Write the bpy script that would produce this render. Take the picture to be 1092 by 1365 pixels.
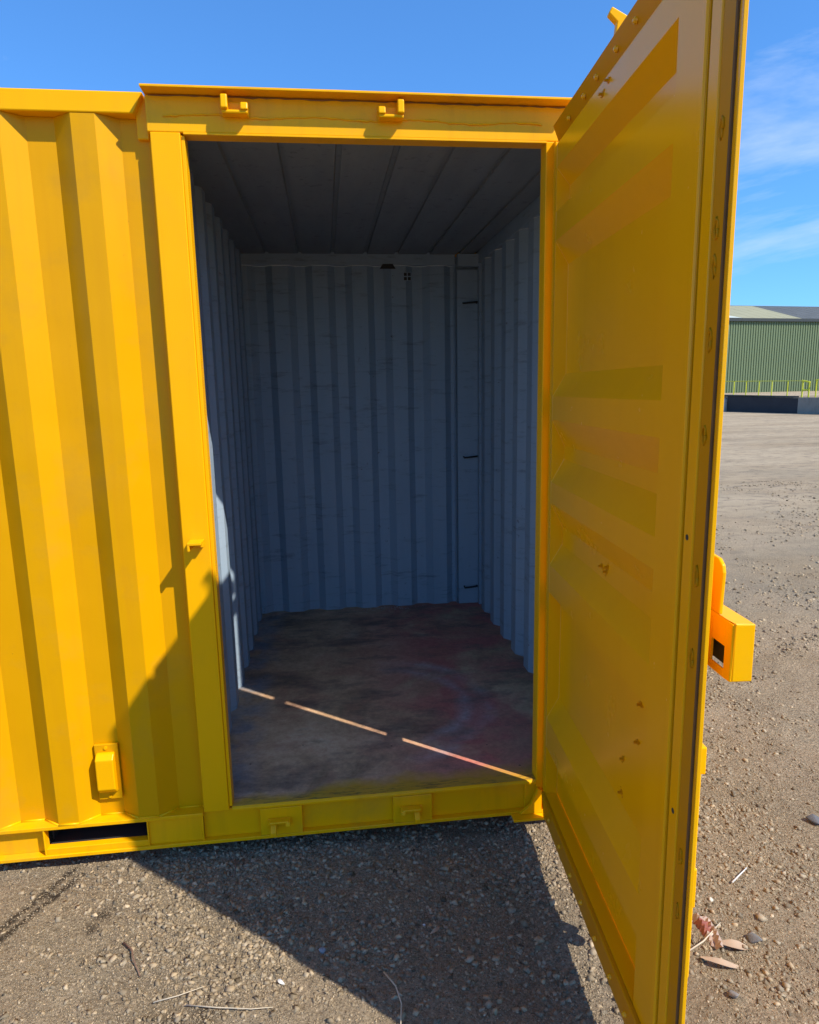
import bpy, math, random
import numpy as np
from mathutils import Vector, Matrix

# ------------------------------------------------------------------ camera, world, sun, exposure
scene = bpy.context.scene
COL = scene.collection
for o in list(bpy.data.objects):
    bpy.data.objects.remove(o)
random.seed(7)
rng = np.random.default_rng(11)

CAM = Vector((0.40491838, -2.38283157, 1.68989605))
yaw, pitch, roll = (math.radians(a) for a in (6.88019, -10.25295, -1.094093))
fw = Vector((math.sin(yaw) * math.cos(pitch), math.cos(yaw) * math.cos(pitch), math.sin(pitch)))
r0 = Vector((math.cos(yaw), -math.sin(yaw), 0))
u0 = r0.cross(fw)
rt = r0 * math.cos(roll) + u0 * math.sin(roll)
up = -r0 * math.sin(roll) + u0 * math.cos(roll)
cd = bpy.data.cameras.new('camera')
cam = bpy.data.objects.new('camera', cd)
COL.objects.link(cam)
cam.matrix_world = Matrix(((rt.x, up.x, -fw.x, CAM.x), (rt.y, up.y, -fw.y, CAM.y), (rt.z, up.z, -fw.z, CAM.z), (0, 0, 0, 1)))
cd.sensor_fit = 'VERTICAL'
cd.sensor_height = 24
cd.sensor_width = 19.2
cd.lens = 24 * 904.884 / 1365
cd.clip_start = 0.02
cd.clip_end = 12000
scene.camera = cam

SUN_EL = math.radians(45.8)
SUN_H = Vector((0.764, -0.645, 0)).normalized()          # towards the sun, horizontally
sd = bpy.data.lights.new('sun', 'SUN')
sd.energy = 2.25
sd.angle = math.radians(0.53)
sd.color = (1.0, 0.935, 0.82)
sun = bpy.data.objects.new('sun', sd)
COL.objects.link(sun)
tosun = SUN_H * math.cos(SUN_EL) + Vector((0, 0, math.sin(SUN_EL)))
sun.rotation_euler = (-tosun).to_track_quat('-Z', 'Y').to_euler()
sun.location = (6, -6, 9)

world = bpy.data.worlds.new('World')
scene.world = world
world.use_nodes = True
wn, wl = world.node_tree.nodes, world.node_tree.links
wn.clear()
wo = wn.new('ShaderNodeOutputWorld')
bg = wn.new('ShaderNodeBackground')
bg.inputs['Strength'].default_value = 0.15
sky = wn.new('ShaderNodeTexSky')
sky.sky_type = 'NISHITA'
sky.sun_disc = False
sky.sun_elevation = SUN_EL
sky.sun_rotation = math.atan2(SUN_H.x, SUN_H.y)
sky.air_density = 1.0
sky.dust_density = 0.25
sky.ozone_density = 3.0
gm = wn.new('ShaderNodeGamma')
gm.inputs['Gamma'].default_value = 0.80
wl.new(sky.outputs[0], gm.inputs['Color'])
hs = wn.new('ShaderNodeMixRGB')
hs.blend_type = 'MULTIPLY'
hs.inputs['Fac'].default_value = 1.0
hs.inputs['Color2'].default_value = (0.235, 0.485, 0.78, 1)
wl.new(gm.outputs[0], hs.inputs['Color1'])
# thin wind-drawn cirrus, the same all round the sky
tc = wn.new('ShaderNodeTexCoord')
mp = wn.new('ShaderNodeMapping')
mp.inputs['Rotation'].default_value = (0.35, 0.5, 0.137)
mp.inputs['Scale'].default_value = (1.3, 0.8, 3.4)
mp.inputs['Location'].default_value = (-2.061, 2.688, 3.728)
wl.new(tc.outputs['Generated'], mp.inputs['Vector'])
nz = wn.new('ShaderNodeTexNoise')
nz.inputs['Scale'].default_value = 1.7
nz.inputs['Detail'].default_value = 7
nz.inputs['Roughness'].default_value = 0.62
nz.inputs['Distortion'].default_value = 0.35
wl.new(mp.outputs[0], nz.inputs['Vector'])
cr = wn.new('ShaderNodeValToRGB')
cr.color_ramp.elements[0].position = 0.54
cr.color_ramp.elements[0].color = (0, 0, 0, 1)
cr.color_ramp.elements[1].position = 0.80
cr.color_ramp.elements[1].color = (0.78, 0.78, 0.78, 1)
wl.new(nz.outputs['Fac'], cr.inputs['Fac'])
mx = wn.new('ShaderNodeMixRGB')
mx.inputs['Color2'].default_value = (2.1, 2.4, 2.85, 1)
wl.new(cr.outputs['Color'], mx.inputs['Fac'])
wl.new(hs.outputs[0], mx.inputs['Color1'])
wl.new(mx.outputs[0], bg.inputs['Color'])
wl.new(bg.outputs[0], wo.inputs['Surface'])

scene.view_settings.view_transform = 'Standard'
scene.view_settings.look = 'None'
scene.view_settings.exposure = 1.42
scene.view_settings.gamma = 1
scene.view_settings.use_curve_mapping = False
scene.render.engine = 'CYCLES'
cy = scene.cycles
cy.use_denoising = True
cy.max_bounces = 10
cy.diffuse_bounces = 6
cy.glossy_bounces = 4
cy.sample_clamp_indirect = 6


# ------------------------------------------------------------------ materials
class NT:
    """small helper to wire a material"""
    def __init__(s, name):
        s.m = bpy.data.materials.new(name)
        s.m.use_nodes = True
        s.n, s.l = s.m.node_tree.nodes, s.m.node_tree.links
        s.b = s.n['Principled BSDF']
        s.tc = s.n.new('ShaderNodeTexCoord')

    def link(s, a, b):
        s.l.new(a, b)

    def coord(s, scale=(1, 1, 1), rot=(0, 0, 0), loc=(0, 0, 0), out='Object'):
        m = s.n.new('ShaderNodeMapping')
        m.inputs['Scale'].default_value = scale
        m.inputs['Rotation'].default_value = rot
        m.inputs['Location'].default_value = loc
        s.link(s.tc.outputs[out], m.inputs['Vector'])
        return m.outputs[0]

    def noise(s, vec, scale, detail=4, rough=0.55, dist=0.0):
        t = s.n.new('ShaderNodeTexNoise')
        t.inputs['Scale'].default_value = scale
        t.inputs['Detail'].default_value = detail
        t.inputs['Roughness'].default_value = rough
        t.inputs['Distortion'].default_value = dist
        s.link(vec, t.inputs['Vector'])
        return t.outputs['Fac']

    def voro(s, vec, scale, out='Distance', feature='F1'):
        t = s.n.new('ShaderNodeTexVoronoi')
        t.feature = feature
        t.inputs['Scale'].default_value = scale
        s.link(vec, t.inputs['Vector'])
        return t.outputs[out]

    def ramp(s, fac, stops, interp='LINEAR'):
        r = s.n.new('ShaderNodeValToRGB')
        r.color_ramp.interpolation = interp
        e = r.color_ramp.elements
        while len(e) < len(stops):
            e.new(0.5)
        for k, (p, c) in enumerate(stops):
            e[k].position = p
            e[k].color = (c, c, c, 1) if isinstance(c, (int, float)) else (*c, 1)
        s.link(fac, r.inputs['Fac'])
        return r.outputs['Color']

    def mix(s, fac, a, b, mode='MIX'):
        m = s.n.new('ShaderNodeMixRGB')
        m.blend_type = mode
        for sock, v in ((m.inputs['Fac'], fac), (m.inputs['Color1'], a), (m.inputs['Color2'], b)):
            if isinstance(v, (int, float)):
                sock.default_value = v if sock.name == 'Fac' else (v, v, v, 1)
            elif isinstance(v, tuple):
                sock.default_value = (*v, 1)
            else:
                s.link(v, sock)
        return m.outputs[0]

    def math(s, op, a, b=0.0):
        m = s.n.new('ShaderNodeMath')
        m.operation = op
        for k, v in enumerate((a, b)):
            if isinstance(v, (int, float)):
                m.inputs[k].default_value = v
            else:
                s.link(v, m.inputs[k])
        return m.outputs[0]

    def sep(s, vec):
        t = s.n.new('ShaderNodeSeparateXYZ')
        s.link(vec, t.inputs[0])
        return t.outputs

    def bump(s, h, strength=0.3, dist=0.01, prev=None):
        b = s.n.new('ShaderNodeBump')
        b.inputs['Strength'].default_value = strength
        b.inputs['Distance'].default_value = dist
        s.link(h, b.inputs['Height'])
        if prev is not None:
            s.link(prev, b.inputs['Normal'])
        s.link(b.outputs[0], s.b.inputs['Normal'])
        return b.outputs[0]

    def set(s, col=None, rough=None, metal=None, coat=None, spec=None):
        for nm, v in (('Base Color', col), ('Roughness', rough), ('Metallic', metal), ('Coat Weight', coat), ('Specular IOR Level', spec)):
            if v is None:
                continue
            i = s.b.inputs[nm]
            if isinstance(v, (int, float)):
                i.default_value = v
            elif isinstance(v, tuple):
                i.default_value = (*v, 1)
            else:
                s.link(v, i)
        return s.m


def mat_yellow(name, gloss=0.32, coat=0.25, wear=0.5, wavy=0.35, tone=(1.0, 1.0), spec=0.14):
    t = NT(name)
    v = t.coord()
    big = t.noise(v, 1.3, 3)
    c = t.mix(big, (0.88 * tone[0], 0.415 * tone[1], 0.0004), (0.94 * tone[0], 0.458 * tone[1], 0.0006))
    streak = t.noise(t.coord(scale=(9, 9, 0.6)), 2.0, 5, 0.6)
    c = t.mix(t.ramp(streak, [(0.50, 0.0), (0.80, 0.30 * wear)]), c, (0.60, 0.25, 0.006))
    spk = t.noise(v, 55, 4, 0.7)
    chips = t.noise(v, 6, 2)
    mask = t.math('MULTIPLY', t.ramp(spk, [(0.70, 0.0), (0.74, 1.0)]), t.ramp(chips, [(0.56, 0.0), (0.62, wear)]))
    c = t.mix(mask, c, (0.17, 0.09, 0.03))
    grime = t.noise(v, 3.1, 6, 0.65)
    c = t.mix(t.ramp(grime, [(0.52, 0.0), (0.85, 0.35 * wear)]), c, (0.34, 0.20, 0.05))
    rg = t.math('ADD', t.math('MULTIPLY', t.noise(v, 7, 4), 0.16), gloss - 0.07)
    n1 = t.bump(t.noise(v, 2.4, 2), wavy, 0.02)
    t.bump(t.noise(v, 120, 3), 0.10, 0.001, n1)
    m = t.set(c, rg, coat=coat, spec=spec)
    t.b.inputs['Coat Roughness'].default_value = 0.12
    return m


def mat_plain(name, col, rough=0.6, var=0.25, scale=6.0, metal=0.0, bump=0.1):
    t = NT(name)
    v = t.coord()
    n = t.noise(v, scale, 5, 0.6)
    c = t.mix(n, tuple(x * (1 - var) for x in col), tuple(min(1, x * (1 + var)) for x in col))
    t.bump(t.noise(v, scale * 12, 3), bump, 0.003)
    return t.set(c, rough, metal)


def mat_inner():
    t = NT('blue_grey_paint')
    v = t.coord()
    n = t.noise(t.coord(scale=(3, 3, 0.8)), 2.2, 6, 0.62)
    c = t.mix(n, (0.25, 0.345, 0.45), (0.38, 0.46, 0.54))
    scuff = t.noise(t.coord(scale=(1, 1, 6)), 5.0, 6, 0.7)
    c = t.mix(t.ramp(scuff, [(0.55, 0.0), (0.70, 0.55)]), c, (0.13, 0.14, 0.15))
    rust = t.math('MULTIPLY', t.ramp(t.noise(v, 30, 5, 0.7), [(0.63, 0.0), (0.68, 1.0)]), t.ramp(t.noise(v, 2.5, 3), [(0.52, 0.0), (0.62, 0.8)]))
    c = t.mix(rust, c, (0.10, 0.055, 0.035))
    n1 = t.bump(t.noise(v, 3.5, 2), 0.35, 0.02)
    t.bump(t.noise(v, 90, 3), 0.15, 0.001, n1)
    return t.set(c, 0.5)


def mat_ceiling():
    t = NT('ceiling_grey_paint')
    v = t.coord()
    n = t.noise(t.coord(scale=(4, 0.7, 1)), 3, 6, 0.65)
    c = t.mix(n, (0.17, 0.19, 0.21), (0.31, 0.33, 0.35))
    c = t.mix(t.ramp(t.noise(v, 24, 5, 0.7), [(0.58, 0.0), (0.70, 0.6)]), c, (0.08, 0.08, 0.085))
    t.bump(t.noise(v, 40, 4), 0.2, 0.002)
    return t.set(c, 0.6)


def mat_floor():
    t = NT('worn_floor')
    v = t.coord()
    s = t.sep(v)
    n1 = t.noise(v, 1.9, 8, 0.66, 0.6)
    c = t.ramp(n1, [(0.30, (0.20, 0.13, 0.065)), (0.44, (0.54, 0.335, 0.19)), (0.58, (0.70, 0.455, 0.27)), (0.72, (0.80, 0.60, 0.40))])
    # maroon wash on the right half
    mar = t.math('MULTIPLY', t.ramp(s['X'], [(0.45, 0.0), (0.95, 1.0)]), t.ramp(t.noise(v, 2.1, 5, 0.6, 0.6), [(0.36, 0.0), (0.54, 0.9)]))
    c = t.mix(mar, c, (0.58, 0.16, 0.13))
    mar2 = t.ramp(t.noise(t.coord(loc=(3, 5, 0)), 2.6, 5, 0.6, 0.7), [(0.48, 0.0), (0.62, 0.7)])
    c = t.mix(mar2, c, (0.52, 0.25, 0.15))
    # drag marks across the width
    dr = t.noise(t.coord(scale=(1.0, 2.3, 1), rot=(0, 0, 0.15)), 2.6, 6, 0.65)
    c = t.mix(t.ramp(dr, [(0.50, 0.0), (0.66, 0.75)]), c, (0.17, 0.115, 0.085))
    # swept arc scuffs, centred on the right-hand side
    gx = t.math('SUBTRACT', s['X'], 0.62)
    gy = t.math('SUBTRACT', s['Y'], 0.75)
    rad = t.math('SQRT', t.math('ADD', t.math('MULTIPLY', gx, gx), t.math('MULTIPLY', gy, gy)))
    rad = t.math('ADD', rad, t.math('MULTIPLY', t.math('SUBTRACT', t.noise(v, 5, 3), 0.5), 0.10))
    arc = t.ramp(rad, [(0.36, 0.0), (0.42, 1.0), (0.47, 0.25), (0.53, 0.8), (0.58, 0.0)])
    arc = t.math('MULTIPLY', arc, t.math('MULTIPLY', t.ramp(s['X'], [(0.62, 0.0), (0.85, 1.0)]), t.ramp(t.noise(v, 4, 4), [(0.34, 0.0), (0.58, 0.75)])))
    c = t.mix(arc, c, (0.52, 0.42, 0.40))
    # blue overspray along the left wall
    bl = t.math('MULTIPLY', t.ramp(s['X'], [(0.0, 0.5), (0.10, 0.0)]), t.ramp(t.noise(v, 6, 4), [(0.38, 0.0), (0.6, 1.0)]))
    c = t.mix(bl, c, (0.16, 0.26, 0.36))
    grit = t.noise(v, 42, 6, 0.75)
    c = t.mix(0.55, c, t.ramp(grit, [(0.3, 0.28), (0.7, 0.74)]), 'OVERLAY')
    # pale scrapes
    sc = t.noise(t.coord(scale=(2, 30, 1), rot=(0, 0, 0.3)), 3, 3, 0.6)
    c = t.mix(t.math('MULTIPLY', t.ramp(sc, [(0.70, 0.0), (0.74, 0.5)]), t.ramp(t.noise(v, 3, 2), [(0.5, 0.0), (0.6, 1.0)])), c, (0.45, 0.40, 0.36))
    # yellow overspray at the threshold: wider towards the right
    edge = t.math('ADD', t.math('MULTIPLY', s['X'], 0.075), 0.055)
    yv = t.math('SUBTRACT', s['Y'], t.math('MULTIPLY', t.math('SUBTRACT', t.noise(v, 5, 6, 0.6), 0.42), 0.20))
    ym = t.ramp(t.math('DIVIDE', yv, edge), [(0.20, 1.0), (1.7, 0.0)])
    c = t.mix(t.math('MULTIPLY', ym, 0.85), c, (0.62, 0.33, 0.010))
    # scraped through to dark at the lip
    lip = t.math('MULTIPLY', t.ramp(s['Y'], [(0.035, 1.0), (0.075, 0.0)]), t.ramp(t.noise(t.coord(scale=(1, 6, 1)), 14, 6, 0.75), [(0.50, 0.0), (0.62, 0.8)]))
    c = t.mix(lip, c, (0.12, 0.09, 0.035))
    spots = t.ramp(t.voro(v, 9), [(0.03, 1.0), (0.05, 0.0)])
    c = t.mix(t.math('MULTIPLY', spots, 0.8), c, (0.012, 0.012, 0.012))
    b1 = t.bump(n1, 0.2, 0.01)
    t.bump(t.noise(v, 60, 5, 0.7), 0.25, 0.002, b1)
    return t.set(c, t.math('ADD', t.math('MULTIPLY', n1, 0.35), 0.34), spec=0.25)


STAIN_LINES = [((-0.74, -0.30), (-0.585, 0.02)), ((-0.66, -0.23), (-0.545, -0.02))]
STAIN_SPOTS = [((-0.405, -0.245), 0.045), ((-0.09, -0.70), 0.05), ((0.0, -0.68), 0.055), ((-0.62, -0.12), 0.04), ((-0.43, -0.30), 0.03)]


def mat_ground():
    t = NT('gravel_and_dirt')
    v = t.coord()
    s = t.sep(v)
    big = t.noise(v, 0.55, 5, 0.6, 0.3)
    mid = t.noise(v, 3.0, 6, 0.65)
    c = t.mix(t.ramp(big, [(0.40, 0.0), (0.60, 1.0)]), (0.285, 0.210, 0.128), (0.275, 0.224, 0.156))
    c = t.mix(t.ramp(mid, [(0.40, 0.0), (0.75, 0.6)]), c, (0.43, 0.34, 0.225))
    c = t.mix(t.ramp(t.noise(t.coord(loc=(4, 2, 0)), 1.1, 6, 0.65), [(0.54, 0.0), (0.74, 0.35)]), c, (0.17, 0.128, 0.088))
    # reddish dirt towards the right front
    red = t.ramp(t.noise(t.coord(loc=(9, 3, 0)), 0.9, 5, 0.6), [(0.46, 0.0), (0.66, 0.6)])
    c = t.mix(red, c, (0.41, 0.305, 0.20))
    # single grains
    g1 = t.voro(v, 150, 'Color')
    gl = t.sep(g1)['X']
    c = t.mix(0.55, c, t.ramp(gl, [(0.0, 0.20), (0.5, 0.48), (0.93, 0.62), (1.0, 0.95)]), 'OVERLAY')
    fine = t.noise(v, 380, 3, 0.7)
    c = t.mix(0.45, c, t.ramp(fine, [(0.25, 0.25), (0.75, 0.75)]), 'OVERLAY')
    # far yard: pale wheel-worn bands running across the view
    band = t.noise(t.coord(scale=(0.10, 0.55, 1), rot=(0, 0, 0.5)), 1.0, 6, 0.62)
    far = t.ramp(t.math('MULTIPLY', s['Y'], 0.05), [(0.08, 0.0), (0.35, 1.0)])
    c = t.mix(t.math('MULTIPLY', far, t.ramp(band, [(0.36, 0.2), (0.58, 0.85)])), c, (0.47, 0.375, 0.255))
    c = t.mix(t.math('MULTIPLY', far, t.ramp(band, [(0.26, 0.6), (0.40, 0.0)])), c, (0.175, 0.145, 0.115))
    spk = t.noise(t.coord(scale=(1.0, 1.8, 1), rot=(0, 0, 0.5)), 3.2, 8, 0.72)
    c = t.mix(t.math('MULTIPLY', far, t.ramp(spk, [(0.50, 0.0), (0.66, 0.7)])), c, (0.17, 0.14, 0.11))
    # oil drips by the container
    warp = t.math('MULTIPLY', t.math('SUBTRACT', t.noise(v, 26, 5, 0.7), 0.5), 0.10)
    for (a, b) in STAIN_LINES:
        ax, ay = a
        bx, by = b
        L = math.hypot(bx - ax, by - ay)
        dx, dy = (bx - ax) / L, (by - ay) / L
        px = t.math('SUBTRACT', s['X'], ax)
        py = t.math('SUBTRACT', s['Y'], ay)
        al = t.math('ADD', t.math('MULTIPLY', px, dx), t.math('MULTIPLY', py, dy))
        ac = t.math('ABSOLUTE', t.math('ADD', t.math('SUBTRACT', t.math('MULTIPLY', py, dx), t.math('MULTIPLY', px, dy)), t.math('MULTIPLY', warp, 0.5)))
        m = t.math('MULTIPLY', t.ramp(t.math('ADD', ac, t.math('ABSOLUTE', t.math('MULTIPLY', warp, 0.4))), [(0.008, 1.0), (0.024, 0.0)]),
                   t.math('MULTIPLY', t.math('GREATER_THAN', al, -0.15), t.math('LESS_THAN', al, L)))
        c = t.mix(t.math('MULTIPLY', m, 0.85), c, (0.035, 0.027, 0.020))
    for (p, r) in STAIN_SPOTS:
        px = t.math('SUBTRACT', s['X'], p[0])
        py = t.math('SUBTRACT', s['Y'], p[1])
        d = t.math('SQRT', t.math('ADD', t.math('MULTIPLY', px, px), t.math('MULTIPLY', py, py)))
        d = t.math('ADD', d, t.math('MULTIPLY', warp, 0.9))
        c = t.mix(t.math('MULTIPLY', t.ramp(d, [(r * 0.3, 0.8), (r, 0.0)]), 1.0), c, (0.055, 0.042, 0.030))
    b1 = t.bump(mid, 0.5, 0.03)
    b2 = t.bump(t.voro(v, 95), 0.6, 0.007, b1)
    b3 = t.bump(t.noise(v, 55, 6, 0.72), 0.95, 0.018, b2)
    t.bump(t.noise(v, 300, 4, 0.7), 0.6, 0.003, b3)
    return t.set(c, 1.0, spec=0.04)


def mat_stone():
    t = NT('gravel_stone')
    a = t.n.new('ShaderNodeAttribute')
    a.attribute_name = 'tint'
    v = t.coord()
    c = t.mix(0.5, a.outputs['Color'], t.ramp(t.noise(v, 160, 4, 0.7), [(0.25, 0.3), (0.75, 0.72)]), 'OVERLAY')
    t.bump(t.noise(v, 220, 3), 0.4, 0.002)
    return t.set(c, 0.9, spec=0.25)


def mat_concrete(name, col):
    t = NT(name)
    v = t.coord()
    c = t.mix(t.noise(v, 1.2, 6, 0.65), tuple(x * 0.7 for x in col), tuple(x * 1.2 for x in col))
    c = t.mix(t.ramp(t.noise(t.coord(scale=(2, 2, 0.5)), 3, 6, 0.7), [(0.52, 0.0), (0.7, 0.6)]), c, tuple(x * 0.35 for x in col))
    t.bump(t.noise(v, 20, 5), 0.4, 0.02)
    return t.set(c, 0.9)


YEL = mat_yellow('yellow_paint', coat=0.0)
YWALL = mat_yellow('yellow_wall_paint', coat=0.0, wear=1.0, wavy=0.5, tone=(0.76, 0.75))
YDOOR = mat_yellow('yellow_gloss_paint', gloss=0.24, coat=0.10, wear=0.25, wavy=0.10, spec=0.24, tone=(1.03, 1.03))
YSHADE = mat_yellow('yellow_shaded_paint', gloss=0.5, coat=0.0, wear=0.8, spec=0.1, tone=(0.72, 0.62))  # darker yellow paints in the shade of the tilted gasket strips and bolts
YBROWN = mat_yellow('yellow_brown_paint', gloss=0.5, coat=0.0, wear=1.8, tone=(0.62, 0.58))  # browner, blotchier yellow for the free edge strip and weld scars
YOLD = mat_yellow('yellow_worn_paint', gloss=0.42, coat=0.1, wear=1.3)
INNER = mat_inner()
CEIL = mat_ceiling()
FLOOR = mat_floor()
GROUND = mat_ground()
STONE = mat_stone()
DARK = mat_plain('dark_void_steel', (0.03, 0.028, 0.026), 0.7)
SEAL = mat_plain('perished_seal', (0.15, 0.085, 0.03), 0.9, 0.45, 18)
SEALANT = mat_plain('pale_sealant', (0.93, 0.56, 0.08), 0.45, 0.06, 12)
RUST = mat_plain('rusted_steel', (0.24, 0.11, 0.04), 0.8, 0.4, 14)
WGREEN = mat_plain('green_cladding', (0.135, 0.18, 0.085), 0.6, 0.12, 0.6)
ROOFP = mat_plain('pale_roof_sheet', (0.335, 0.31, 0.165), 0.6, 0.12, 0.5)
ROOFD = mat_plain('dark_roof_sheet', (0.085, 0.09, 0.085), 0.85, 0.45, 1.2)  # darker sheets beyond the slanted roof boundary
GUTTER = mat_plain('dark_gutter', (0.03, 0.037, 0.037), 0.6)
RUBBER = mat_plain('black_rubber', (0.028, 0.027, 0.032), 0.8, 0.4, 2.0)
CONC = mat_concrete('concrete', (0.28, 0.25, 0.21))
CONCW = mat_concrete('pale_concrete', (0.50, 0.47, 0.43))
RAILY = mat_plain('safety_yellow_paint', (0.62, 0.62, 0.03), 0.5, 0.1)
SKYL = mat_plain('translucent_roof_sheet', (0.55, 0.58, 0.48), 0.5, 0.08)
LEAF = mat_plain('dry_leaf', (0.42, 0.30, 0.20), 0.8, 0.3, 20)
TWIG = mat_plain('twig_bark', (0.20, 0.11, 0.075), 0.85, 0.3, 20)
STRAW = mat_plain('pale_straw', (0.55, 0.46, 0.33), 0.7, 0.2, 20)
SCRAP = mat_plain('scrap_plastic', (0.38, 0.27, 0.20), 0.35, 0.25, 25)
SCRAPR = mat_plain('red_print', (0.25, 0.075, 0.045), 0.45, 0.3, 30)
WHITE = mat_plain('pale_chip', (0.62, 0.60, 0.56), 0.7, 0.15, 20)


# ------------------------------------------------------------------ mesh helpers
class MB:
    def __init__(s):
        s.v, s.f, s.mi = [], [], []
        s.k = 0

    def add(s, verts, faces, mi=None):
        o = len(s.v)
        s.v += [tuple(p) for p in verts]
        s.f += [tuple(i + o for i in f) for f in faces]
        s.mi += [s.k if mi is None else mi] * len(faces)
        return s

    def box(s, x0, x1, y0, y1, z0, z1):
        return s.add([(x0, y0, z0), (x1, y0, z0), (x1, y1, z0), (x0, y1, z0), (x0, y0, z1), (x1, y0, z1), (x1, y1, z1), (x0, y1, z1)],
                     [(0, 3, 2, 1), (4, 5, 6, 7), (0, 1, 5, 4), (1, 2, 6, 5), (2, 3, 7, 6), (3, 0, 4, 7)])

    def prism(s, poly, axis, a, b):
        """polygon of (p, q) extruded along axis from a to b; x: (y,z)  y: (x,z)  z: (x,y)"""
        def P(p, q, t):
            return {'x': (t, p, q), 'y': (p, t, q), 'z': (p, q, t)}[axis]
        n = len(poly)
        ar = sum(poly[i][0] * poly[(i + 1) % n][1] - poly[(i + 1) % n][0] * poly[i][1] for i in range(n))
        if (ar < 0) != (axis == 'y'):
            poly = poly[::-1]
        vs = [P(p, q, a) for p, q in poly] + [P(p, q, b) for p, q in poly]
        fs = [tuple(range(n))[::-1], tuple(range(n, 2 * n))]
        fs += [(i, (i + 1) % n, n + (i + 1) % n, n + i) for i in range(n)]
        return s.add(vs, fs)

    def cyl(s, p0, p1, r, n=10, r1=None):
        p0, p1 = Vector(p0), Vector(p1)
        d = (p1 - p0).normalized()
        a = d.orthogonal().normalized()
        b = d.cross(a)
        r1 = r if r1 is None else r1
        vs = []
        for p, rr in ((p0, r), (p1, r1)):
            vs += [p + (a * math.cos(2 * math.pi * i / n) + b * math.sin(2 * math.pi * i / n)) * rr for i in range(n)]
        fs = [tuple(range(n))[::-1], tuple(range(n, 2 * n))] + [(i, (i + 1) % n, n + (i + 1) % n, n + i) for i in range(n)]
        return s.add(vs, fs)

    def tube(s, pts, rad, n=6):
        pts = [Vector(p) for p in pts]
        rings = []
        vs = []
        for i, p in enumerate(pts):
            d = (pts[min(i + 1, len(pts) - 1)] - pts[max(i - 1, 0)]).normalized()
            a = d.cross(Vector((0.31, 0.2, 0.93))).normalized()
            b = d.cross(a)
            r = rad[i] if isinstance(rad, (list, tuple)) else rad
            vs += [p + (a * math.cos(2 * math.pi * k / n) + b * math.sin(2 * math.pi * k / n)) * r for k in range(n)]
        fs = []
        for i in range(len(pts) - 1):
            for k in range(n):
                fs.append((i * n + k, i * n + (k + 1) % n, (i + 1) * n + (k + 1) % n, (i + 1) * n + k))
        fs += [tuple(range(n))[::-1], tuple(range((len(pts) - 1) * n, len(pts) * n))]
        return s.add(vs, fs)

    def sheet(s, prof, axis, a, b, th=0.004, mi=(0, 0)):
        """open polyline extruded along axis as a sheet of thickness th (offset to the left of travel); mi = (near, far side)"""
        n = len(prof)
        off = []
        for i in range(n):
            nx = ny = 0
            for j in (i - 1, i):
                if 0 <= j < n - 1:
                    dx, dy = prof[j + 1][0] - prof[j][0], prof[j + 1][1] - prof[j][1]
                    L = math.hypot(dx, dy) or 1
                    nx += -dy / L
                    ny += dx / L
            L = math.hypot(nx, ny) or 1
            off.append((prof[i][0] + nx / L * th, prof[i][1] + ny / L * th))

        def P(p, t):
            return {'x': (t, p[0], p[1]), 'y': (p[0], t, p[1]), 'z': (p[0], p[1], t)}[axis]
        vs = [P(p, a) for p in prof] + [P(p, b) for p in prof] + [P(p, a) for p in off] + [P(p, b) for p in off]
        for i in range(n - 1):
            s.add([vs[i], vs[i + 1], vs[n + i + 1], vs[n + i]], [(0, 1, 2, 3)], mi[0])
            s.add([vs[2 * n + i], vs[2 * n + i + 1], vs[3 * n + i + 1], vs[3 * n + i]], [(3, 2, 1, 0)], mi[1])
            s.add([vs[i], vs[i + 1], vs[2 * n + i + 1], vs[2 * n + i]], [(3, 2, 1, 0)], mi[0])
            s.add([vs[n + i], vs[n + i + 1], vs[3 * n + i + 1], vs[3 * n + i]], [(0, 1, 2, 3)], mi[0])
        for i in (0, n - 1):
            s.add([vs[i], vs[n + i], vs[3 * n + i], vs[2 * n + i]], [(0, 1, 2, 3)], mi[0])
        return s

    def build(s, name, mats, parent=None, bevel=0.0, smooth=False, seg=2, merge=False):
        me = bpy.data.meshes.new(name)
        me.from_pydata(s.v, [], s.f)
        if not isinstance(mats, (list, tuple)):
            mats = [mats]
        for m in mats:
            me.materials.append(m)
        me.polygons.foreach_set('material_index', s.mi)
        if smooth:
            me.polygons.foreach_set('use_smooth', [True] * len(me.polygons))
        me.update()
        o = bpy.data.objects.new(name, me)
        COL.objects.link(o)
        if parent is not None:
            o.parent = parent
        if merge:
            w = o.modifiers.new('weld', 'WELD')
            w.merge_threshold = 0.0004
        if bevel:
            b = o.modifiers.new('bevel', 'BEVEL')
            b.width = bevel
            b.segments = seg
            b.limit_method = 'ANGLE'
            b.angle_limit = math.radians(35)
            b.harden_normals = False
        return o


def empty(name, loc=(0, 0, 0)):
    o = bpy.data.objects.new(name, None)
    o.location = loc
    o.empty_display_size = 0.2
    COL.objects.link(o)
    return o


def tag(o, label=None, cat=None, group=None, kind=None):
    for k, v in (('label', label), ('category', cat), ('group', group), ('kind', kind)):
        if v:
            o[k] = v
    return o


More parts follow.
